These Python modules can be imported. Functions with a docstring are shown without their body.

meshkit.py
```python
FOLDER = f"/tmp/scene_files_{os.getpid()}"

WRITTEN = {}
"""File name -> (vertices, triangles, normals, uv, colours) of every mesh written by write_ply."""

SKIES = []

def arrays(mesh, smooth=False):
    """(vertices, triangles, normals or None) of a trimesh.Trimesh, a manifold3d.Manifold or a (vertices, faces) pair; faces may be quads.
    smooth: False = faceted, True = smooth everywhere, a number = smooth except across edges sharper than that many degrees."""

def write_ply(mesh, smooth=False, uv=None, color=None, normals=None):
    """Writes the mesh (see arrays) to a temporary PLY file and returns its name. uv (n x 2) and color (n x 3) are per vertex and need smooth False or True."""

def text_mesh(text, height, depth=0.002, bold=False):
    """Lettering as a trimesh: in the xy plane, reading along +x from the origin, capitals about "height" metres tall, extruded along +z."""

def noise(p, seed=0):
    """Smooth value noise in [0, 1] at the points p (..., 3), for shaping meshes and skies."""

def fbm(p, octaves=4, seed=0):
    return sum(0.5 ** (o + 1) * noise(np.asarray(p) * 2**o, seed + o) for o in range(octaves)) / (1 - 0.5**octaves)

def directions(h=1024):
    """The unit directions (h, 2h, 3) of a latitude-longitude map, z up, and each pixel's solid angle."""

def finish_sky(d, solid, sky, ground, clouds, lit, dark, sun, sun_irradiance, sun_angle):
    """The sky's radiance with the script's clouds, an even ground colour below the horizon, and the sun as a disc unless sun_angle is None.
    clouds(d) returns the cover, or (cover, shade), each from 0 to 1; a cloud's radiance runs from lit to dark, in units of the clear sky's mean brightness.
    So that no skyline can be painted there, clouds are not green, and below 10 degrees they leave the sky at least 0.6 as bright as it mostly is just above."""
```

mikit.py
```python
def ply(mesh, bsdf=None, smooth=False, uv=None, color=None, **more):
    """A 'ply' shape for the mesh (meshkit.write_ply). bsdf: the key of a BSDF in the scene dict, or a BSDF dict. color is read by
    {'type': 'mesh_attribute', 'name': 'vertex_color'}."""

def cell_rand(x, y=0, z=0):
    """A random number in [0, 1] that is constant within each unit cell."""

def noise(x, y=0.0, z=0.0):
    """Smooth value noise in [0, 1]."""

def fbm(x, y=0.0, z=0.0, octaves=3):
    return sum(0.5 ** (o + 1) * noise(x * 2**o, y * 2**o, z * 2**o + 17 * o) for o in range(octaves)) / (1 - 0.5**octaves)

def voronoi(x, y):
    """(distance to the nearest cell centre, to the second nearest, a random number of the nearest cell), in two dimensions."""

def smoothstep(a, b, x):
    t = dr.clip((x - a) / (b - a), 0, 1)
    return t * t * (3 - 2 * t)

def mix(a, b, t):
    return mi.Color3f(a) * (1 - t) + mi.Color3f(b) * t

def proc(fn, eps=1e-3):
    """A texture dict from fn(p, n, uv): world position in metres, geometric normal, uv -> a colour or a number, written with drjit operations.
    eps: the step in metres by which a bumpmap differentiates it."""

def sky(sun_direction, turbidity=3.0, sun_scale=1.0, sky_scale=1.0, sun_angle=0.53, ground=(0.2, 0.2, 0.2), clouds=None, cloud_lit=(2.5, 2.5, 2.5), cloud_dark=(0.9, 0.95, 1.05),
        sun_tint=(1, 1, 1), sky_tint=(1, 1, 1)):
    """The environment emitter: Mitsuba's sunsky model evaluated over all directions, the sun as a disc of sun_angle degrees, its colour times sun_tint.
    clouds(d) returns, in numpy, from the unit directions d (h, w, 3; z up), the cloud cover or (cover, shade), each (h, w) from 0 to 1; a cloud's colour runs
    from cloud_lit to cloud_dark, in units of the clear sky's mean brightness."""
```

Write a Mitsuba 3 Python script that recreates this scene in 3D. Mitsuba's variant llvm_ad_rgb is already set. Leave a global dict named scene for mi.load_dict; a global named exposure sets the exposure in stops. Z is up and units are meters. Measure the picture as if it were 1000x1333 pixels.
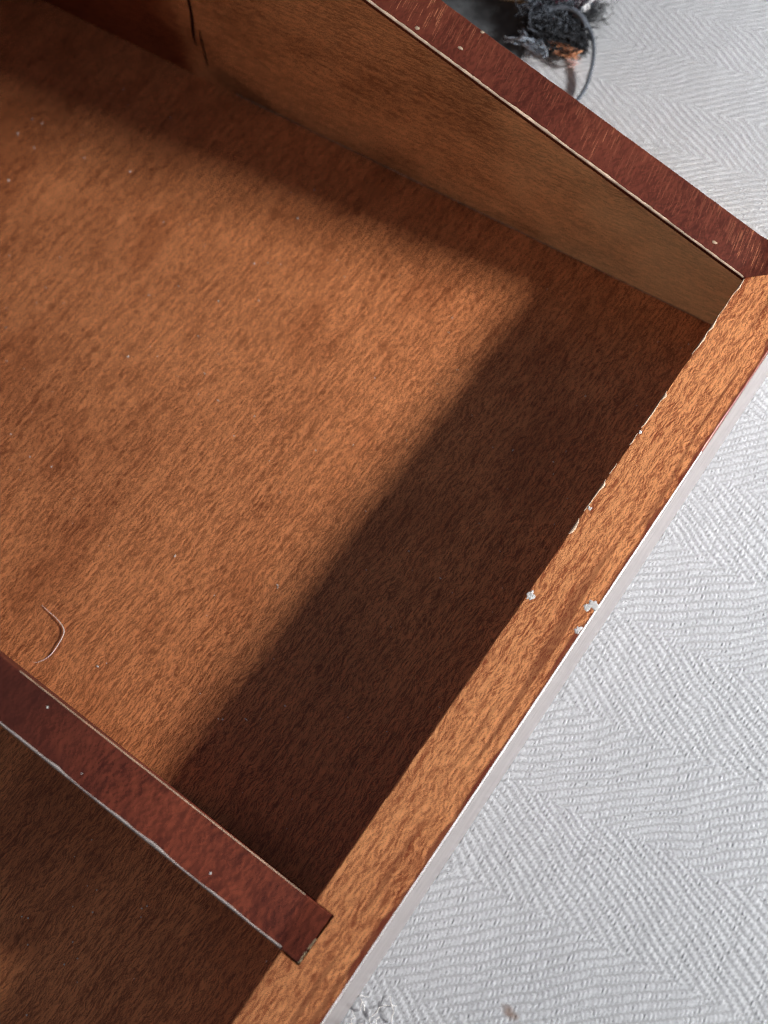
import math, random
import numpy as np, trimesh, drjit as dr, mitsuba as mi, mikit, meshkit
from mikit import noise, fbm, smoothstep, mix, cell_rand
T = mi.ScalarTransform4f
U = 0.015                      # one modelling unit = the front rim's width, 15 mm
rng = random.Random(7); nrs = np.random.RandomState(7)

# ------------------------------------------------------------------ camera, light, exposure
CAM = np.array([3.313644, -11.785509, 18.018809])
ROT = np.array([[0.80895063, 0.57691607, -0.11298996], [0.48933401, -0.76731616, -0.41446127], [-0.32580839, 0.27998888, -0.90302554]])
F = 1505.6874
focus_at = np.array([-2.0, -8.0, 0.8])
scene = {'type': 'scene'}
scene['camera'] = {'type': 'thinlens', 'fov': math.degrees(2 * math.atan(666.5 / F)), 'fov_axis': 'y',
    'near_clip': 0.01, 'far_clip': 20.0, 'aperture_radius': 0.11 * U, 'focus_distance': float((ROT[2] @ (focus_at - CAM)) * U),
    'to_world': T().look_at(origin=(CAM * U).tolist(), target=((CAM + ROT[2]) * U).tolist(), up=(-ROT[1]).tolist())}
exposure = 0.0
WIN_AT = np.array([29.0, 10.0, 14.4])          # middle of the window that lights the box; its long sides run along the front wall
WIN_W, WIN_H, WIN_L = 7.8, 3.1, 330.0
AMBIENT = (0.072, 0.078, 0.094)
scene['room_light'] = {'type': 'constant', 'radiance': {'type': 'rgb', 'value': list(AMBIENT)}}
_c = WIN_AT; _d = WIN_AT - np.array([0, 9.7, 0.8]); _d /= np.linalg.norm(_d)
_e1 = np.array([0, 1.0, 0])
_m = np.eye(4); _m[:3, 0] = _e1 * WIN_W / 2 * U; _m[:3, 1] = np.cross(-_d, _e1) * WIN_H / 2 * U; _m[:3, 2] = -_d; _m[:3, 3] = _c * U
labels = {}
scene['window'] = {'type': 'rectangle', 'to_world': T(_m.tolist()), 'emitter': {'type': 'area', 'radiance': {'type': 'rgb', 'value': [WIN_L, WIN_L * 0.98, WIN_L * 0.95]}}}
labels['window'] = {'label': 'bright window pane lighting the box from the side', 'category': 'window', 'kind': 'structure'}

_d = np.array([-.15, -1.0, .44]); _d /= np.linalg.norm(_d); _e1 = np.cross([0, 0, 1.0], _d); _e1 /= np.linalg.norm(_e1)
_m = np.eye(4); _m[:3, 0] = _e1 * 22 * U; _m[:3, 1] = np.cross(-_d, _e1) * 15 * U; _m[:3, 2] = -_d; _m[:3, 3] = (_d * 85 + np.array([-2, -6, 0])) * U
scene['window_001'] = {'type': 'rectangle', 'to_world': T(_m.tolist()), 'emitter': {'type': 'area', 'radiance': {'type': 'rgb', 'value': [1.35, 1.25, 1.12]}}}  # added unseen panel, fill light for the inside of the sloping side
labels['window_001'] = {'label': 'added dim fill panel out of view, facing the inside of the sloping side', 'category': 'window', 'kind': 'structure'}

# ------------------------------------------------------------------ helpers
def add(key, mesh, bsdf, smooth=35, color=None):
    if isinstance(mesh, (tuple, list)): mesh = trimesh.Trimesh(np.asarray(mesh[0], float), np.asarray(mesh[1], int), process=False)
    m = mesh.copy(); m.vertices = np.asarray(m.vertices) * U
    scene[key] = mikit.ply(m, bsdf, smooth=smooth, color=color)
    return key
def numbered(key):
    if key not in scene: return key
    k = 1
    while f'{key}_{k:03d}' in scene: k += 1
    return f'{key}_{k:03d}'
def grid_faces(n, m, close=False):
    q = []
    for i in range(n - 1):
        for j in range(m if close else m - 1):
            q.append((i * m + j, i * m + (j + 1) % m, (i + 1) * m + (j + 1) % m, (i + 1) * m + j))
    q = np.array(q); return np.vstack([q[:, [0, 1, 2]], q[:, [0, 2, 3]]])
def fixed(v, f):
    m = trimesh.Trimesh(np.asarray(v, float), f, process=False); trimesh.repair.fix_normals(m); return m
def rounded_profile(w, zb, zt, r0, r1, seg=4):
    """closed outline in (v, z): v=0 side has its top corner rounded by r0, the v=w side by r1"""
    pts = [(0, zb), (0, zb + (zt - zb) * .5), (0, zt - r0)]
    pts += [(r0 - r0 * math.cos(a), zt - r0 + r0 * math.sin(a)) for a in np.linspace(0, math.pi / 2, seg + 1)[1:]]
    for t in (.25, .5, .75): pts.append((r0 + (w - r0 - r1) * t, zt))
    pts += [(w - r1 + r1 * math.sin(a), zt - r1 + r1 * math.cos(a)) for a in np.linspace(0, math.pi / 2, seg + 1)]
    pts += [(w, zb + (zt - zb) * .5), (w, zb)]
    return pts
def bar(stations, w, zb, ztop, place, seed=0, r=(0.03, 0.02), seg=4):
    """a board swept along its length; edges worn a little unevenly. place(u, v, z) -> xyz"""
    V = []
    for i, u in enumerate(stations):
        n = meshkit.noise(np.array([[u * 2.3, 0, 3], [u * 2.3, 9, 3]]), seed); n2 = meshkit.noise(np.array([[u * 9., 0, 3], [u * 9., 9, 3]]), seed + 1)
        r0 = r[0] + r[1] * (n[0] - .3) + .012 * (n2[0] - .5); r1 = r[0] + r[1] * (n[1] - .3) + .012 * (n2[1] - .5)
        V.append([place(u, v, z) for v, z in rounded_profile(w, zb, ztop(u), max(r0, .008), max(r1, .008), seg)])
    V = np.array(V); n, m = V.shape[:2]
    f = [grid_faces(n, m, True)]
    for k in (0, n - 1):                                  # end caps as fans
        f.append(np.array([(k * m, k * m + j, k * m + j + 1) for j in range(1, m - 1)]))
    return fixed(V.reshape(-1, 3), np.vstack(f))
def edge_strip(us, edge, d_top, d_face, w_top, w_face, lift=.004):
    """a thin worn strip that hugs an edge: edge(u) -> point on the sharp corner; widths are functions of u"""
    V = []; d_top, d_face = np.array(d_top, float), np.array(d_face, float)
    for u in us:
        e = np.array(edge(u)); a, b = w_top(u), w_face(u); up, out = -d_face * lift, -d_top * lift
        V.append([e + d_top * a - d_face * (lift * .3), e + d_top * a * .6 + up, e + d_top * .012 + up * .8, e + d_face * .012 + out * .8, e + d_face * b * .6 + out, e + d_face * b - d_top * (lift * .3),
                  e + d_top * .03 + d_face * .03])
    V = np.array(V); n, m = V.shape[:2]
    return fixed(V.reshape(-1, 3), grid_faces(n, m, True))
def tube(pts, r, sides=6, taper=None):
    P = np.asarray(pts, float); n = len(P); t = np.gradient(P, axis=0); t /= np.linalg.norm(t, axis=1, keepdims=True) + 1e-12
    a = np.array([0.31, 0.22, 0.92]); V = []
    for i in range(n):
        x = np.cross(t[i], a); x /= np.linalg.norm(x) + 1e-9; y = np.cross(t[i], x); rr = r * (taper(i / (n - 1)) if taper else 1)
        V.append([P[i] + rr * (math.cos(k) * x + math.sin(k) * y) for k in np.linspace(0, 2 * math.pi, sides, endpoint=False)])
    V = np.array(V).reshape(-1, 3); f = [grid_faces(n, sides, True)]
    for k, o in ((0, 1), ((n - 1) * sides, 0)): f.append(np.array([(k, k + j, k + j + 1) for j in range(1, sides - 1)]))
    return np.asarray(V), np.vstack(f)
def join(parts):
    vs, fs, o = [], [], 0
    for v, f in parts: vs.append(v); fs.append(np.asarray(f) + o); o += len(v)
    return np.vstack(vs), np.vstack(fs)
def spline(P, n=20):
    P = np.asarray(P, float); from_t = np.linspace(0, 1, len(P))
    from scipy.interpolate import CubicSpline
    return CubicSpline(from_t, P)(np.linspace(0, 1, n))
def blob(c, r, seed, sub=1, amp=.45):
    m = trimesh.creation.icosphere(subdivisions=sub); v = np.array(m.vertices)
    v *= (1 - amp / 2 + amp * meshkit.noise(v * 1.7 + seed * 3.1, seed))[:, None]
    return v * np.array(r) + np.array(c), np.array(m.faces)

# ------------------------------------------------------------------ materials (world metres -> units)
def col(c): return mi.Color3f(*c)
def flecks(a, c, fa, fc, seed=0.):
    """short fibres lying along a: streak noise 0..1 (a = along, c = across, in units)"""
    wob = (noise(a * 2.3, c * 2.3, seed) - .5) * .10
    w2 = (noise(a * 9.0 + 5, c * 9.0, seed) - .5) * .07
    w3 = (noise(a * 21.0 + 5, c * 21.0, seed) - .5) * .035
    s1 = noise(a * fa, (c + wob + w2) * fc, seed + 3.3)
    s2 = noise(a * fa * 1.5 + 40, (c + wob - w2 + w3) * fc * 1.7, seed + 7.7)
    s3 = noise(a * fa * 1.8 + 90, (c + w2 - w3) * fc * 2.7, seed + 1.7)
    s0 = noise(a * fa * .22 + 13, (c + wob * .5) * fc * .5, seed + 5.1)
    return s0 * .16 + s1 * .30 + s2 * .30 + s3 * .24
def wood(name, dark, light, along, fa, fc, lo, hi, rough, spec, bump, blot=.35, seed=0., extra=None, tint=None):
    def coords(p):
        x, y, z = p.x / U, p.y / U, p.z / U
        return (y, x + z * .7) if along == 'y' else ((x, y + z) if along == 'x' else (y, x))
    def base(p, n, uv):
        a, c = coords(p)
        g = smoothstep(lo, hi, flecks(a, c, fa, fc, seed))
        b = fbm(a * .55, c * .9, seed + 11, octaves=4)
        out = mix(dark, light, dr.clip(g * (1 - blot) + blot * smoothstep(.25, .75, b), 0, 1))
        if tint is not None: out = mix(out, mi.Color3f(*tint), .5 * smoothstep(.45, .75, fbm(a * .35 + 7, c * .45, seed + 21, octaves=3)))
        if extra is not None: out = extra(out, p.x / U, p.y / U, p.z / U)
        return out
    def height(p, n, uv):
        a, c = coords(p)
        return flecks(a, c, fa, fc, seed)
    scene[name] = {'type': 'twosided', 'bsdf': {'type': 'bumpmap', 'arbitrary': mikit.proc(height, eps=.005 * U), 'scale': bump * U,
        'bsdf': {'type': 'principled', 'base_color': mikit.proc(base), 'roughness': rough, 'specular': spec}}}
def stain_and_painted_light(out, x, y, z):
    # a dark water stain with its own outline low on the wall and a redder tone with corner shade painted in beyond the split
    d = dr.sqrt(dr.square((x + 11.2) / .95) + dr.square((z - .15 + (x + 11.2) * .3) / .42)) + (fbm(x * 2.1, z * 2.1, 4., octaves=3) - .5) * .9
    out = mix(out, mi.Color3f(.05, .014, .008), .45 * (1 - smoothstep(.5, 1.2, d)))
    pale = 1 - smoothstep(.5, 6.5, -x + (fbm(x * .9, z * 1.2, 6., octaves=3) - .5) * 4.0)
    out = out * (1 - pale) + (out * .75 + mi.Color3f(.44, .31, .16)) * pale          # fill light painted into the wall, paler towards the front corner
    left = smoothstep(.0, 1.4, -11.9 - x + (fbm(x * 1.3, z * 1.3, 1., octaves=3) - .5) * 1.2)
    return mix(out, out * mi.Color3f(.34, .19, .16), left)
def divider_marks(out, x, y, z):
    # darker and browner away from the front wall
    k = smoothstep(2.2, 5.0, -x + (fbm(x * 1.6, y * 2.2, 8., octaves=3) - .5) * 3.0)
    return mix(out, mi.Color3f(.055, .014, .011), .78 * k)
def floor_marks(out, x, y, z):
    n = fbm(x * .8 + 3, y * .5, 5., octaves=4)
    return mix(out, out * mi.Color3f(.74, .66, .62), .7 * smoothstep(.54, .74, n))
def scratches(out, x, y, z):
    # pale saw marks running across the rim, clustered
    def marks(fx, fy, seed, th):
        j = noise(x * 3, y * 3, seed) * .025
        xx = x + (y * .18) + j
        cell = dr.floor(xx * fx); fr = xx * fx - cell
        k = cell_rand(cell, seed); k2 = cell_rand(cell, seed + 1); 
        start = k2 * .75; length = .12 + .45 * cell_rand(cell, seed + 2)
        on = smoothstep(start, start + .05, y) * (1 - smoothstep(start + length, start + length + .08, y))
        thin = 1 - smoothstep(.05, .05 + .16 * k2, dr.abs(fr - .5))
        return on * thin * smoothstep(th, th + .1, k) * (.35 + .65 * noise(x * 30, y * 12, seed))
    clump = .25 + .75 * smoothstep(.38, .62, fbm(x * .9, y * .4, 9., octaves=3))
    m = dr.clip(marks(12., 1., 3., .22) + marks(19., 1., 13., .30) + .6 * marks(31., 1., 23., .25), 0, 1) * clump
    return mix(out, mi.Color3f(.50, .20, .105), .75 * m)
def wear_line(out, x, y, z):
    # long dark streaks near the outer edge of the front rim
    s = smoothstep(.60, .72, noise(x * 9 + noise(y * .7, 2.) * 1.2, y * .45, 31.)) * smoothstep(.35, .75, x)
    lip = smoothstep(.915, .955, x + (noise(y * 2.2, 4.) - .5) * .10 + (noise(y * 9., 6.) - .5) * .03)
    out = mix(out, mi.Color3f(.20, .05, .022), .6 * s)
    return mix(out, mi.Color3f(.17, .028, .018), .8 * lip)

wood('floor_wood', (.245, .063, .020), (.93, .355, .142), 'y', 10.5, 88., .32, .67, .40, .55, .0007, blot=.15, seed=2., extra=floor_marks)
wood('front_rim_wood', (.28, .056, .020), (1.0, .43, .178), 'y', 9.5, 80., .32, .66, .34, .55, .0010, blot=.14, seed=6., extra=wear_line)
wood('side_rim_wood', (.062, .013, .009), (.150, .037, .022), 'y', 9.0, 46., .30, .72, .45, .2, .002, blot=.36, seed=15., extra=scratches)
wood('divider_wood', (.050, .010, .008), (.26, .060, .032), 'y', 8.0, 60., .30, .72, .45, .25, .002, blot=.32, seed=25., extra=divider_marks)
wood('wall_wood', (.22, .080, .029), (.84, .42, .185), 'x', 9.0, 74., .33, .69, .55, .3, .0022, blot=.32, seed=35., extra=stain_and_painted_light)
def flat(name, c, rough=.6, spec=.3, var=.25, freq=14.):
    c = np.array(c)
    scene[name] = {'type': 'twosided', 'bsdf': {'type': 'principled', 'base_color': mikit.proc(lambda p, n, uv: mi.Color3f(*c.tolist()) * (1 - var + 2 * var * fbm(p.x / U * freq, p.y / U * freq, p.z / U * freq, octaves=3))), 'roughness': rough, 'specular': spec}}
flat('raw_edge', (.60, .45, .33), .8, .2, .5, 7.)
flat('chalky_edge', (.40, .36, .34), .7, .2, .35, 9.)
flat('chip_and_highlight_white', (.80, .79, .78), .8, .2, .12)
flat('split_dark', (.03, .008, .005), .9, .1, .2)
flat('glue', (.30, .22, .14), .4, .5, .3)
scene['outer_gloss'] = {'type': 'twosided', 'bsdf': {'type': 'roughplastic', 'distribution': 'ggx', 'alpha': .04, 'int_ior': 2.0, 'nonlinear': False,
    'diffuse_reflectance': mikit.proc(lambda p, n, uv: mi.Color3f(.40, .35, .34) * (.86 + .28 * fbm(p.y / U * 3., p.z / U * 9., 2., octaves=3)))}}  # base colour carries the pale reflection of the cloth
scene['cloth'] = {'type': 'twosided', 'bsdf': {'type': 'principled', 'base_color': {'type': 'mesh_attribute', 'name': 'vertex_color'}, 'roughness': .85, 'specular': .15, 'sheen': .3}}
scene['cloth_plain'] = {'type': 'twosided', 'bsdf': {'type': 'principled', 'base_color': {'type': 'rgb', 'value': [.60, .60, .61]}, 'roughness': .9, 'specular': .1}}

# ------------------------------------------------------------------ the tablecloth: every thread crossing is modelled
ZC = -0.158
BAND = math.radians(9.0); bu = np.array([math.cos(BAND), math.sin(BAND)]); bv = np.array([-bu[1], bu[0]])     # along / across the bands
A_, B_ = .0385, .0565          # warp and weft pitch
def clothmesh():
    su, sv = B_ / 4, A_ / 2.4
    def project(P):
        c = (P - CAM) @ ROT.T; return 500 + F * c[:, 0] / c[:, 2], 666.5 + F * c[:, 1] / c[:, 2]
    s = np.arange(-16.0, 12.0, su); t = np.arange(-16.5, 12.5, sv)          # s along the bands, t across
    # keep the pieces of the sheet that the picture, a step to the side and the gloss of the box can see
    cs, ct = s[::40], t[::40]
    verts, faces, cols, off = [], [], [], 0
    for i in range(len(cs) - 1):
        for j in range(len(ct) - 1):
            i0, i1 = i * 40, min(i * 40 + 41, len(s)); j0, j1 = j * 40, min(j * 40 + 41, len(t))
            mid = cs[i] * bu + ct[j] * bv + 20 * su * bu + 20 * sv * bv
            px, py = project(np.array([[mid[0], mid[1], ZC]]))
            if px[0] > 1000 + 70 or py[0] > 1333 + 70 or py[0] < -70 or px[0] < 300: continue
            if mid[0] < -1.2 and mid[1] < -1.2: continue
            S, Tt = np.meshgrid(s[i0:i1], t[j0:j1], indexing='ij')
            verts.append((S.ravel(), Tt.ravel())); faces.append(grid_faces(S.shape[0], S.shape[1]) + off); off += S.size
    S = np.concatenate([v[0] for v in verts]); Tt = np.concatenate([v[1] for v in verts]); f = np.vstack(faces)
    # slow drift of the threads so that nothing runs ruler-straight
    P0 = np.stack([S, Tt, np.zeros_like(S)], 1)
    dS = (meshkit.fbm(P0 * .5, 3, 3) - .5) * .35 + (meshkit.noise(P0 * 3.1, 8) - .5) * .035
    dT = (meshkit.fbm(P0 * .5, 3, 5) - .5) * .35 + (meshkit.noise(P0 * 3.1, 9) - .5) * .030
    edges = np.array([-20, -15.6, -13.9, -12.25, -10.6, -8.9, -7.3, -5.7, -4.15, -2.75, -1.35, .0, 1.3, 2.55, 3.75, 4.9, 6.05, 7.2, 8.3, 9.4, 10.5, 11.6, 20])
    edges = np.round(edges / A_) * A_
    tt = Tt + dT; ss = S + dS
    k = np.searchsorted(edges, tt); sign = np.where(k % 2 == 0, 1, -1)
    wi = np.floor(tt / A_); fi = np.floor(ss / B_); u = tt / A_ - wi; v = ss / B_ - fi
    def rnd(a, b): 
        h = (a.astype(np.int64) * 374761393 + b.astype(np.int64) * 668265263) & 0xFFFFFFFF; h = ((h ^ (h >> 13)) * 1274126177) & 0xFFFFFFFF
        return ((h ^ (h >> 16)) & 0xFFFF) / 65535.
    thin = .78 + .30 * rnd(fi, np.full_like(fi, 5))                       # each weft thread has its own thickness
    ph = np.mod(tt / A_ - sign * fi * 1.0 + (edges[np.clip(k - 1, 0, None)] / A_) * 0, 4.0)      # 0..4 along one float
    wave = np.sin(np.clip(ph / 3.15, 0, 1) * np.pi) ** .55; wave = np.where(ph < 3.15, wave, 0)
    rv = np.sqrt(np.clip(1 - ((v - .5) / (.50 * thin)) ** 2, 0, 1))
    weft = np.where(rv > 0, .40 * wave + .60 * wave * rv, 0) * (.85 + .3 * rnd(fi + 77, np.floor((tt / A_ - sign * fi) / 4)))
    ru = np.sqrt(np.clip(1 - ((u - .5) / .5) ** 2, 0, 1)); warp = .42 * ru
    h = np.maximum(weft, warp)
    P = S[:, None] * bu + Tt[:, None] * bv
    fuzz = meshkit.noise(np.stack([S * 60, Tt * 60, 0 * S], 1), 4) - .5
    z = ZC - .045 + .0125 * h + .004 * fuzz + .07 * (meshkit.fbm(P0 * .33, 2, 12) - .5)
    tint = .94 + .10 * rnd(fi, np.full_like(fi, 2)) * (weft >= warp) + .05 * (meshkit.fbm(P0 * .8, 3, 2) - .5)
    tint = tint * np.where(weft >= warp, .90 + .13 * np.clip(h, 0, 1), .78)                     # shade of the gaps put into the colour: warp and low weft darker
    c = np.stack([.635 * tint, .655 * tint, .688 * tint], 1)
    d = np.hypot((P[:, 0] - 2.89) / .13, (P[:, 1] + 11.62) / .09) + (meshkit.noise(P0 * 14, 6) - .5) * .9
    st = np.clip(1.25 - d, 0, 1)[:, None] * .75                              # a small brown stain
    c = c * (1 - st) + np.array([.22, .13, .09]) * st
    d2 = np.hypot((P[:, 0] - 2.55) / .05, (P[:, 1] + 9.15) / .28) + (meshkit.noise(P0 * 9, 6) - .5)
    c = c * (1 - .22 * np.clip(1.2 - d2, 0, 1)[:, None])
    return np.column_stack([P, z]), f, c
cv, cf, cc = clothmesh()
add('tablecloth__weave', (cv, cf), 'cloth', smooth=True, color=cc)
print('cloth faces', len(cf))
b = trimesh.creation.box((130, 130, .06)); b.apply_translation((0, 0, ZC - .14)); add('tablecloth__backing', b, 'cloth_plain', smooth=False)
labels['tablecloth'] = {'label': 'pale grey white herringbone woven cloth spread under the wooden box', 'category': 'tablecloth'}

# ------------------------------------------------------------------ the wooden box
H0, S_, T2, ZB = 1.6481, 0.34266, 0.86177, ZC - .07
XL, YN = -20.2, -24.6
def side_top(x): return H0 + S_ * max(0.0, -x)
BOX = 'wooden_box'
labels[BOX] = {'label': 'reddish brown stained wooden box with sloping sides and a divider, open towards the viewer', 'category': 'wooden box'}
slab = trimesh.creation.box((-XL + .3, -YN + .3, -ZB)); slab.apply_translation(((XL + .1) / 2, YN / 2, ZB / 2 - .001))
add(BOX + '__floor_panel', slab, 'floor_wood', smooth=False)
# far side wall (its rim climbs to the left), mitred into the front wall
gap = .006
far_u = np.concatenate([[0], np.geomspace(.02, 1, 12), np.arange(1.1, -XL + .01, .12)])
def far_place(u, v, z, rise=0.0):
    x = -u + (v / T2) * max(0, 1 - u / 1.5) - gap * max(0, 1 - u * 4)
    return (x, v, z + (side_top(x) - side_top(-u) if z > .9 else 0))
far = bar(far_u, T2, ZB, lambda u: side_top(-u), far_place, seed=3)
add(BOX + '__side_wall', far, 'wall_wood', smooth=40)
# the rim of the side wall: a facing lath on top of the wall, stained darker
def lath_profile(stations, w, th, ztop, place, seed):
    V = []
    for u in stations:
        n = meshkit.noise(np.array([[u * 2.3, 0, 3], [u * 2.3, 9, 3]]), seed); n2 = meshkit.noise(np.array([[u * 9., 0, 3], [u * 9., 9, 3]]), seed + 1)
        rr = [max(.010, .030 + .02 * (n[i] - .3) + .016 * (n2[i] - .5)) for i in (0, 1)]; zt = ztop(u)
        V.append([place(u, v, z) for v, z in rounded_profile(w, zt - th, zt, rr[0], rr[1])])
    V = np.array(V); n, m = V.shape[:2]; f = [grid_faces(n, m, True)]
    for k in (0, n - 1): f.append(np.array([(k * m, k * m + j, k * m + j + 1) for j in range(1, m - 1)]))
    return fixed(V.reshape(-1, 3), np.vstack(f))
rim = lath_profile(far_u, T2 + .008, .10, lambda u: side_top(-u) + .006, lambda u, v, z: tuple(np.array(far_place(u, v, z)) - (0, .004, 0)), 3)
add(BOX + '__side_wall__rim', rim, 'side_rim_wood', smooth=40)
labels[BOX + '__side_wall__rim'] = {'label': 'dark red brown sloping rim with pale saw marks across it'}
# front wall with the housing that takes the divider's end
front_u = np.concatenate([[0], np.geomspace(.02, 1, 12), np.arange(1.1, -YN + .01, .12)])
front = bar(front_u, 1.0, ZB, lambda u: H0, lambda u, v, z: (v - (.055 * (H0 - z) / 1.8 if v > .5 else 0), -u + T2 * v * max(0, 1 - u * 1.0) - gap * max(0, 1 - u * 4), z), seed=8, r=(.022, .018))
notch = trimesh.creation.box((.9, .79, H0 * 2)); 
from scipy.spatial.transform import Rotation
yaw = math.atan2(-11.999 + 11.868, .277 + 6.253)
Rz = Rotation.from_euler('z', yaw).as_matrix()
notch.apply_translation((-.45 + .335, -.385, 0)); 
m4 = np.eye(4); m4[:3, :3] = Rz; m4[:3, 3] = (0.0, -11.988, H0 + .02)
notch.apply_transform(m4)
front = trimesh.boolean.difference([front, notch], engine='manifold')
add(BOX + '__front_wall', front, 'front_rim_wood', smooth=40)
labels[BOX + '__front_wall'] = {'label': 'front wall with a bright orange brown rim of short dark flecks'}
# glossy outer face, cloth reflection put into its colour, and a painted highlight line
ou = np.arange(-YN, -T2 - .05, -.2)
V = np.array([[(.949, -u, ZB + .01), (.957, -u, ZB + .01), (1.010, -u, H0 - .075), (1.006, -u, H0 - .062), (.994, -u, H0 - .062), (.943, -u, ZB + .01)] for u in ou])
add(BOX + '__front_wall__outer_face', fixed(V.reshape(-1, 3), grid_faces(len(ou), 6, True)), 'outer_gloss', smooth=30)
labels[BOX + '__front_wall__outer_face'] = {'label': 'glossy outer face of the front wall, the cloth reflection painted into its pale colour'}
def wn(u, f, seed): return float(meshkit.noise(np.array([[u * f, 1.3, .7]]), seed)[0])
fu = np.arange(3.2, 14.5, .06)
def ramp(u, a, b, c, d): return float(np.clip((u - a) / (b - a), 0, 1) * np.clip((d - u) / (d - c), 0, 1))
add(BOX + '__front_wall__painted_highlight', edge_strip(fu, lambda u: (1.0, -u, H0), (-1, 0, 0), (0, 0, -1),
    lambda u: .005 + .016 * ramp(u, 3.2, 4.6, 8.5, 11.5) * (.6 + .6 * wn(u, 2.5, 3)), lambda u: .010 + .035 * ramp(u, 3.2, 4.6, 8.5, 11.5) * (.5 + wn(u, 1.9, 9)), .008), 'chip_and_highlight_white', smooth=60)  # white strip painting the highlight along the rim edge
# worn pale edges
su_ = np.arange(.02, -XL, .05)
sl = np.array([-1, 0, S_]) / math.hypot(1, S_)
add(BOX + '__side_wall__worn_edge', edge_strip(su_, lambda u: (-u, -.004, side_top(-u) + .006), (0, 1, 0), (0, 0, -1),
    lambda u: (.010 + .050 * wn(u, 2.1, 5) * (.2 + 1. * wn(u, 9, 6))) * (.35 + .65 * ramp(u, .0, 2.2, 40, 50)) + .02 * wn(u, 17, 7), lambda u: .012 + .035 * wn(u, 3.1, 8), .005), 'raw_edge', smooth=60)
def patch_edge(key, us, edge, dt, df, w, th, mat, seed):
    run = []
    for u in list(us) + [None]:
        a = 0 if u is None else w * max(0, wn(u, 2.6, seed) * .7 + wn(u, 8, seed + 1) * .5 - th)
        if a > 0: run.append((u, a))
        else:
            if len(run) > 3:
                d = dict(run); n = len(run)
                tp = {u_: min(1, 3 * math.sin(math.pi * (i + .5) / n)) for i, (u_, _) in enumerate(run)}
                add(numbered(key), edge_strip([r_[0] for r_ in run], edge, dt, df, lambda u: d[u] * tp[u], lambda u: .04 * tp[u] + .01, .005), mat, smooth=60)
            run = []
patch_edge(BOX + '__front_wall__worn_edge', np.arange(.02, 5.5, .03), lambda u: (0, -u, H0), (1, 0, 0), (0, 0, -1), .17, .50, 'raw_edge', 12)
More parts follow.
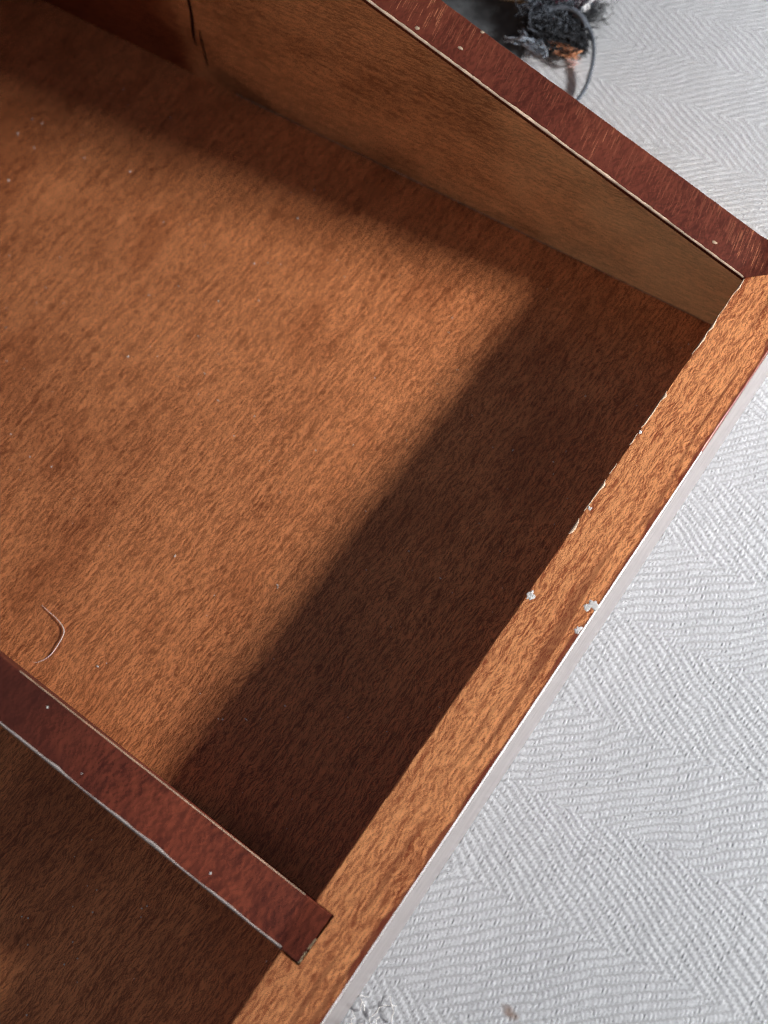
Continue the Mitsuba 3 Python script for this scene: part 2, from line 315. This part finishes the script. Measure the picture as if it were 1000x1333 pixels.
# divider between the compartments, let into the front wall
DX1 = .300
SD = .34
def div_top(u): return H0 + .012 + SD * max(0, u - .4)
du = np.concatenate([np.arange(0, 20, .1), [-XL + DX1 - .9]])
def dplace(u, v, z):
    p = Rz @ np.array([DX1 - u, v * (1 - .012 * u) - .757 + .012 * u * .757, 0]); return (p[0], p[1] - 11.990, z)
div = bar(du, .757, ZB + .01, div_top, dplace, seed=19, r=(.024, .016))
add(BOX + '__divider', div, 'divider_wood', smooth=40)
labels[BOX + '__divider'] = {'label': 'dark red divider board let into the front wall'}
def dedge(v): return lambda u: tuple(np.array(dplace(u, v, div_top(u))))
dy = Rz @ np.array([0, 1., 0])
add(BOX + '__divider__worn_edge', edge_strip(np.arange(.3, 21, .05), dedge(0), dy, (0, 0, -1), lambda u: .012 + .040 * wn(u, 1.7, 31) * (.5 + wn(u, 7, 32)), lambda u: .02 + .05 * wn(u, 2.2, 33), .006), 'chalky_edge', smooth=60)
add(BOX + '__divider__worn_edge_001', edge_strip(np.arange(.45, 5.2, .04), dedge(.757), -dy, (0, 0, -1), lambda u: (.004 + .022 * max(0, wn(u, 3.7, 43) - .25) * (.3 + wn(u, 11, 44))) * ramp(u, .45, .9, 3.2, 5.2), lambda u: .004 + .012 * wn(u, 2.2, 45) * ramp(u, .45, .9, 3.2, 5.2), .003), 'raw_edge', smooth=60)
# dried glue round the divider's end
gl = [];
for i in range(34):
    v = rng.uniform(.0, .42); p = np.array(dplace(-.006 + rng.uniform(-.01, .012), v, H0 + .004)); r_ = rng.uniform(.005, .014)
    gl.append(blob(p, (r_, r_ * 1.6, r_ * .8), i))
add(BOX + '__divider__glue_line', join(gl), 'glue', smooth=True)
# unseen remaining walls of the box
bw = trimesh.creation.box((.9, -YN + T2 * 2, side_top(XL) - ZB)); bw.apply_translation((XL - .45, YN / 2, (side_top(XL) + ZB) / 2)); add(BOX + '__back_wall', bw, 'side_rim_wood', smooth=False)
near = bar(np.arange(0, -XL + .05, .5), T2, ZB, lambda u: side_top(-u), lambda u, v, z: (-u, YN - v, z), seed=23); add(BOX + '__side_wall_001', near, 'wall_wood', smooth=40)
# split in the side wall, and the pale joint line along the floor
def ribbon_on_wall(path, w):
    P = spline(path, 26); n = len(P); V = []
    for i, (x, z) in enumerate(P):
        ww = w * (math.sin(math.pi * (i + .4) / n) ** .6) * (.6 + .8 * wn(i, .45, 51))
        V.append([(x - ww, -.001, z), (x, -.006, z), (x + ww, -.001, z), (x, .02, z)])
    return fixed(np.array(V).reshape(-1, 3), grid_faces(n, 4, True))
add(BOX + '__side_wall__split', ribbon_on_wall([(-12.05, 3.6), (-12.03, 2.7), (-12.02, 2.2), (-12.10, 1.7), (-12.22, 1.25), (-12.2, .95)], .055), 'split_dark', smooth=False)
add(BOX + '__side_wall__split_001', ribbon_on_wall([(-11.98, 1.5), (-12.02, 1.2), (-12.06, .8), (-12.10, .45)], .035), 'split_dark', smooth=False)
add(BOX + '__side_wall__split_002', ribbon_on_wall([(-10.95, 1.35), (-10.72, 1.42), (-10.45, 1.38), (-10.2, 1.27)], .02), 'split_dark', smooth=False)
ju = np.arange(.05, 11.5, .05)
add(BOX + '__side_wall__joint_line', edge_strip(ju, lambda u: (-u, 0, 0), (0, -1, 0), (0, 0, 1), lambda u: .004 + .012 * wn(u, 3, 61), lambda u: .006 + .025 * wn(u, 2.2, 62), .003), 'raw_edge', smooth=60)
# paint chips on the front rim
def chip(cx, cy, sx, sy, seed):
    """a flake of missing paint: one thin ragged plate"""
    n = 26; r2 = np.random.RandomState(seed)
    ph = r2.uniform(0, 6.28, 5)
    ang = np.linspace(0, 2 * math.pi, n, endpoint=False); R = 1 + sum(.22 / (k + 1) ** .5 * np.sin(ang * (k + 2) + ph[k]) for k in range(5))
    ring = [np.stack([cx + sx * f_ * R * np.cos(ang), cy + sy * f_ * R * np.sin(ang), H0 + z_ + .003 * r2.uniform(-1, 1, n)], 1) for f_, z_ in ((1, -.01), (1, .003), (.7, .009), (.3, .007), (.01, .008))]
    add(numbered(BOX + '__front_wall__paint_chip'), fixed(np.vstack(ring), grid_faces(5, n, True)), 'chip_and_highlight_white', smooth=50)
for a in [(.055, -4.95, .028, .035), (.065, -6.64, .05, .085), (.915, -6.27, .075, .085), (.86, -6.36, .05, .045), (.93, -6.72, .05, .055), (.03, -3.4, .02, .04)]: chip(*a, seed=int(-a[1] * 100))
def fleck(x, sx, sy, v):
    add(numbered(BOX + '__side_wall__paint_chip'), blob((x, v, side_top(x) + .012), (sx, sy, .012), int(-x * 10), sub=2), 'raw_edge', smooth=True)
for a in [(-6.477, .05, .035, .13), (-5.753, .06, .03, .31), (-5.65, .04, .03, .82), (-.70, .05, .03, .2)]: fleck(*a)

# ------------------------------------------------------------------ small things lying in the box
fl = []
for i in range(160):
    x, y = rng.uniform(-15, -.4), rng.uniform(-11.6, -.5)
    r_ = rng.choice([.010, .011, .013, .014, .016, .02]) * rng.uniform(.6, 1.0); a = rng.uniform(.6, 1.8)
    fl.append(blob((x, y, r_ * .4), (r_ * a, r_ / a, r_ * .7), i))
for i in range(9):
    u, v = rng.uniform(.6, 9), rng.uniform(.08, .7); r_ = rng.uniform(.008, .018); p = dplace(u, v, div_top(u) + .002); fl.append(blob(p, (r_, r_, r_ * .7), 300 + i))
for i in range(30):
    x, y = rng.uniform(-4, -.2), rng.uniform(-17, -13); r_ = rng.uniform(.008, .016); fl.append(blob((x, y, .004), (r_, r_, r_ * .7), 400 + i))
add('dust', join(fl), 'chip_and_highlight_white', smooth=True)
labels['dust'] = {'label': 'tiny pale specks of dust scattered on the box floor and divider', 'category': 'dust', 'kind': 'stuff'}
lint = [(-7.17, -10.84, .012), (-6.95, -10.86, .025), (-6.72, -10.885, .03), (-6.55, -10.94, .03), (-6.46, -11.06, .03), (-6.42, -11.30, .03), (-6.43, -11.45, .02), (-6.50, -11.60, .015), (-6.60, -11.68, .012)]
flat('lint_white', (.86, .82, .80), .8, .2, .1)
add('lint_fibre', tube(spline(lint, 50), .0070, 6, lambda t: .5 + .5 * math.sin(math.pi * min(1, t * 1.1))), 'lint_white', smooth=True)
labels['lint_fibre'] = {'label': 'thin curved white fibre lying on the box floor near the divider', 'category': 'fibre'}
th = []
for i in range(12):
    x, y = 1.35 + rng.uniform(-.3, .3), -12.95 + rng.uniform(-.25, .25); a = rng.uniform(.9, 2.3); L = rng.uniform(.12, .34)
    pts = [(x + math.cos(a + k * .15 * rng.uniform(-1, 1)) * L * k / 4, y + math.sin(a) * L * k / 4, ZC + .02 + .05 * math.sin(k * .8)) for k in range(5)]
    th.append(tube(pts, .013, 5, lambda t: 1 - .6 * t))
add('loose_threads', join(th), 'chip_and_highlight_white', smooth=True)
labels['loose_threads'] = {'label': 'frayed white thread ends on the cloth beside the front wall', 'category': 'threads', 'kind': 'stuff'}

# ------------------------------------------------------------------ dark tasselled scarf behind the sloping side
def yarn_mat(name, c, var=.4): flat(name, c, .85, .15, var, 10.)
yarn_mat('scarf_dark', (.085, .092, .100)); yarn_mat('scarf_fold', (.17, .13, .085)); yarn_mat('yarn_black', (.035, .038, .044)); yarn_mat('yarn_slate', (.10, .115, .14))
yarn_mat('yarn_maroon', (.13, .045, .065)); yarn_mat('yarn_white', (.72, .72, .74), .15); yarn_mat('yarn_peach', (.62, .30, .17), .2); yarn_mat('yarn_pink', (.75, .55, .52), .15); yarn_mat('yarn_blue', (.42, .50, .60), .2)
SC = 'scarf'
labels[SC] = {'label': 'dark grey scarf with a fluffy tassel lying on the cloth behind the sloping side', 'category': 'scarf'}
# the draped sheet: from the wall outwards, with folds
gx, gy = np.meshgrid(np.linspace(-13.5, -6.75, 90), np.linspace(1.0, 9.5, 70), indexing='ij')
edge_y = 9.5
wob = (meshkit.fbm(np.stack([gx * .6, gy * .6, 0 * gx], -1), 3, 71) - .5)
gx2 = gx + wob * .5 * (gx > -7.6)
gz = ZC + .06 + .30 * np.exp(-((gy - 5.15 - .20 * (gx + 8.2) ** 1) / .22) ** 2) + .22 * np.exp(-((gy - 6.1 - .25 * (gx + 8.2)) / .30) ** 2) + .16 * wob + .12 * np.clip((-7.0 - gx), 0, 1)
V = np.stack([gx2, gy, gz], -1).reshape(-1, 3); fts = grid_faces(90, 70)
Vb = V - np.array([0, 0, .035]); fb = fts[:, ::-1] + len(V)
add(SC + '__fabric', (np.vstack([V, Vb]), np.vstack([fts, fb])), 'scarf_dark', smooth=True)
fold = [tube(spline([(-9.9, 4.45, .33), (-9.0, 4.42, .34), (-8.3, 4.58, .35), (-7.7, 4.80, .30), (-7.0, 4.85, .2)], 24), .10, 8, lambda t: 1 - .3 * t), tube(spline([(-9.6, 5.05, .25), (-8.8, 5.0, .30), (-8.0, 5.2, .30), (-7.3, 5.4, .2)], 24), .08, 8)]
add(SC + '__hem_fold', join(fold), 'scarf_fold', smooth=True)
def fluff(c, spread, n, L, r, seed, zl=(0, .5), direction=None):
    r2 = random.Random(seed); out = []
    for i in range(n):
        p = np.array([r2.gauss(c[0], spread[0]), r2.gauss(c[1], spread[1]), ZC + .04 + r2.uniform(*zl)])
        d = np.array(direction) if direction is not None else np.array([r2.gauss(0, 1), r2.gauss(0, 1), r2.gauss(0, .5)])
        d = d + np.array([r2.gauss(0, .35), r2.gauss(0, .35), r2.gauss(0, .25)]); d /= np.linalg.norm(d); s = np.array([r2.gauss(0, .5), r2.gauss(0, .5), r2.gauss(0, .35)])
        l = L * r2.uniform(.6, 1.3)
        pts = [p + d * l * (t - .5) + s * l * .5 * math.sin(t * 3 + 1) for t in np.linspace(0, 1, 6)]
        pts = [np.array([q[0], q[1], max(q[2], ZC + .01)]) for q in pts]
        out.append(tube(pts, r * r2.uniform(.7, 1.3), 5, lambda t: 1 - .5 * t))
    return join(out)
TS = SC + '__tassel'
add(TS, fluff((-6.60, 4.72), (.24, .28), 1800, .20, .012, 1, (0, .5)), 'yarn_black', smooth=True)
add(TS + '__slate_yarn', fluff((-6.78, 5.00), (.26, .30), 1100, .18, .013, 2, (.25, .6)), 'yarn_slate', smooth=True)
add(TS + '__knot', fluff((-6.08, 4.60), (.15, .13), 1500, .16, .012, 5, (0, .4)), 'yarn_black', smooth=True)
add(TS + '__binding', tube(spline([(-6.75, 4.80, .40), (-6.45, 4.95, .46), (-6.15, 4.95, .42), (-5.9, 4.85, .28)], 20), .06, 8), 'yarn_slate', smooth=True)
add(TS + '__maroon_fringe', fluff((-6.72, 5.50), (.20, .22), 420, .26, .014, 3, (.3, .65), (.35, .9, .1)), 'yarn_maroon', smooth=True)
add(TS + '__dark_fringe', fluff((-6.25, 5.45), (.20, .16), 160, .30, .011, 13, (.05, .35), (.7, .7, .1)), 'yarn_black', smooth=True)
add(TS + '__white_yarn', fluff((-6.42, 5.38), (.16, .12), 9, .40, .032, 4, (.3, .45), (-.35, 1, .0)), 'yarn_white', smooth=True)
add(TS + '__peach_yarn', fluff((-6.05, 4.27), (.20, .05), 40, .16, .018, 6, (.1, .3), (1, .3, 0)), 'yarn_peach', smooth=True)
add(TS + '__pink_yarn', fluff((-5.80, 4.13), (.05, .04), 16, .14, .018, 7, (.05, .2), (1, -.2, 0)), 'yarn_pink', smooth=True)
add(TS + '__blue_yarn', fluff((-6.75, 4.10), (.22, .07), 40, .3, .018, 8, (.1, .3), (1, -.1, 0)), 'yarn_blue', smooth=True)
cord = [(-6.75, 4.82, .42), (-6.4, 4.98, .45), (-6.10, 4.98, .35), (-5.75, 4.80, .2), (-5.48, 4.45, .06), (-5.32, 4.05, -.02), (-5.22, 3.65, -.06), (-5.25, 3.2, -.08), (-5.45, 2.7, -.08)]
add(SC + '__cord', tube(spline(cord, 60), .042, 8), 'yarn_slate', smooth=True)
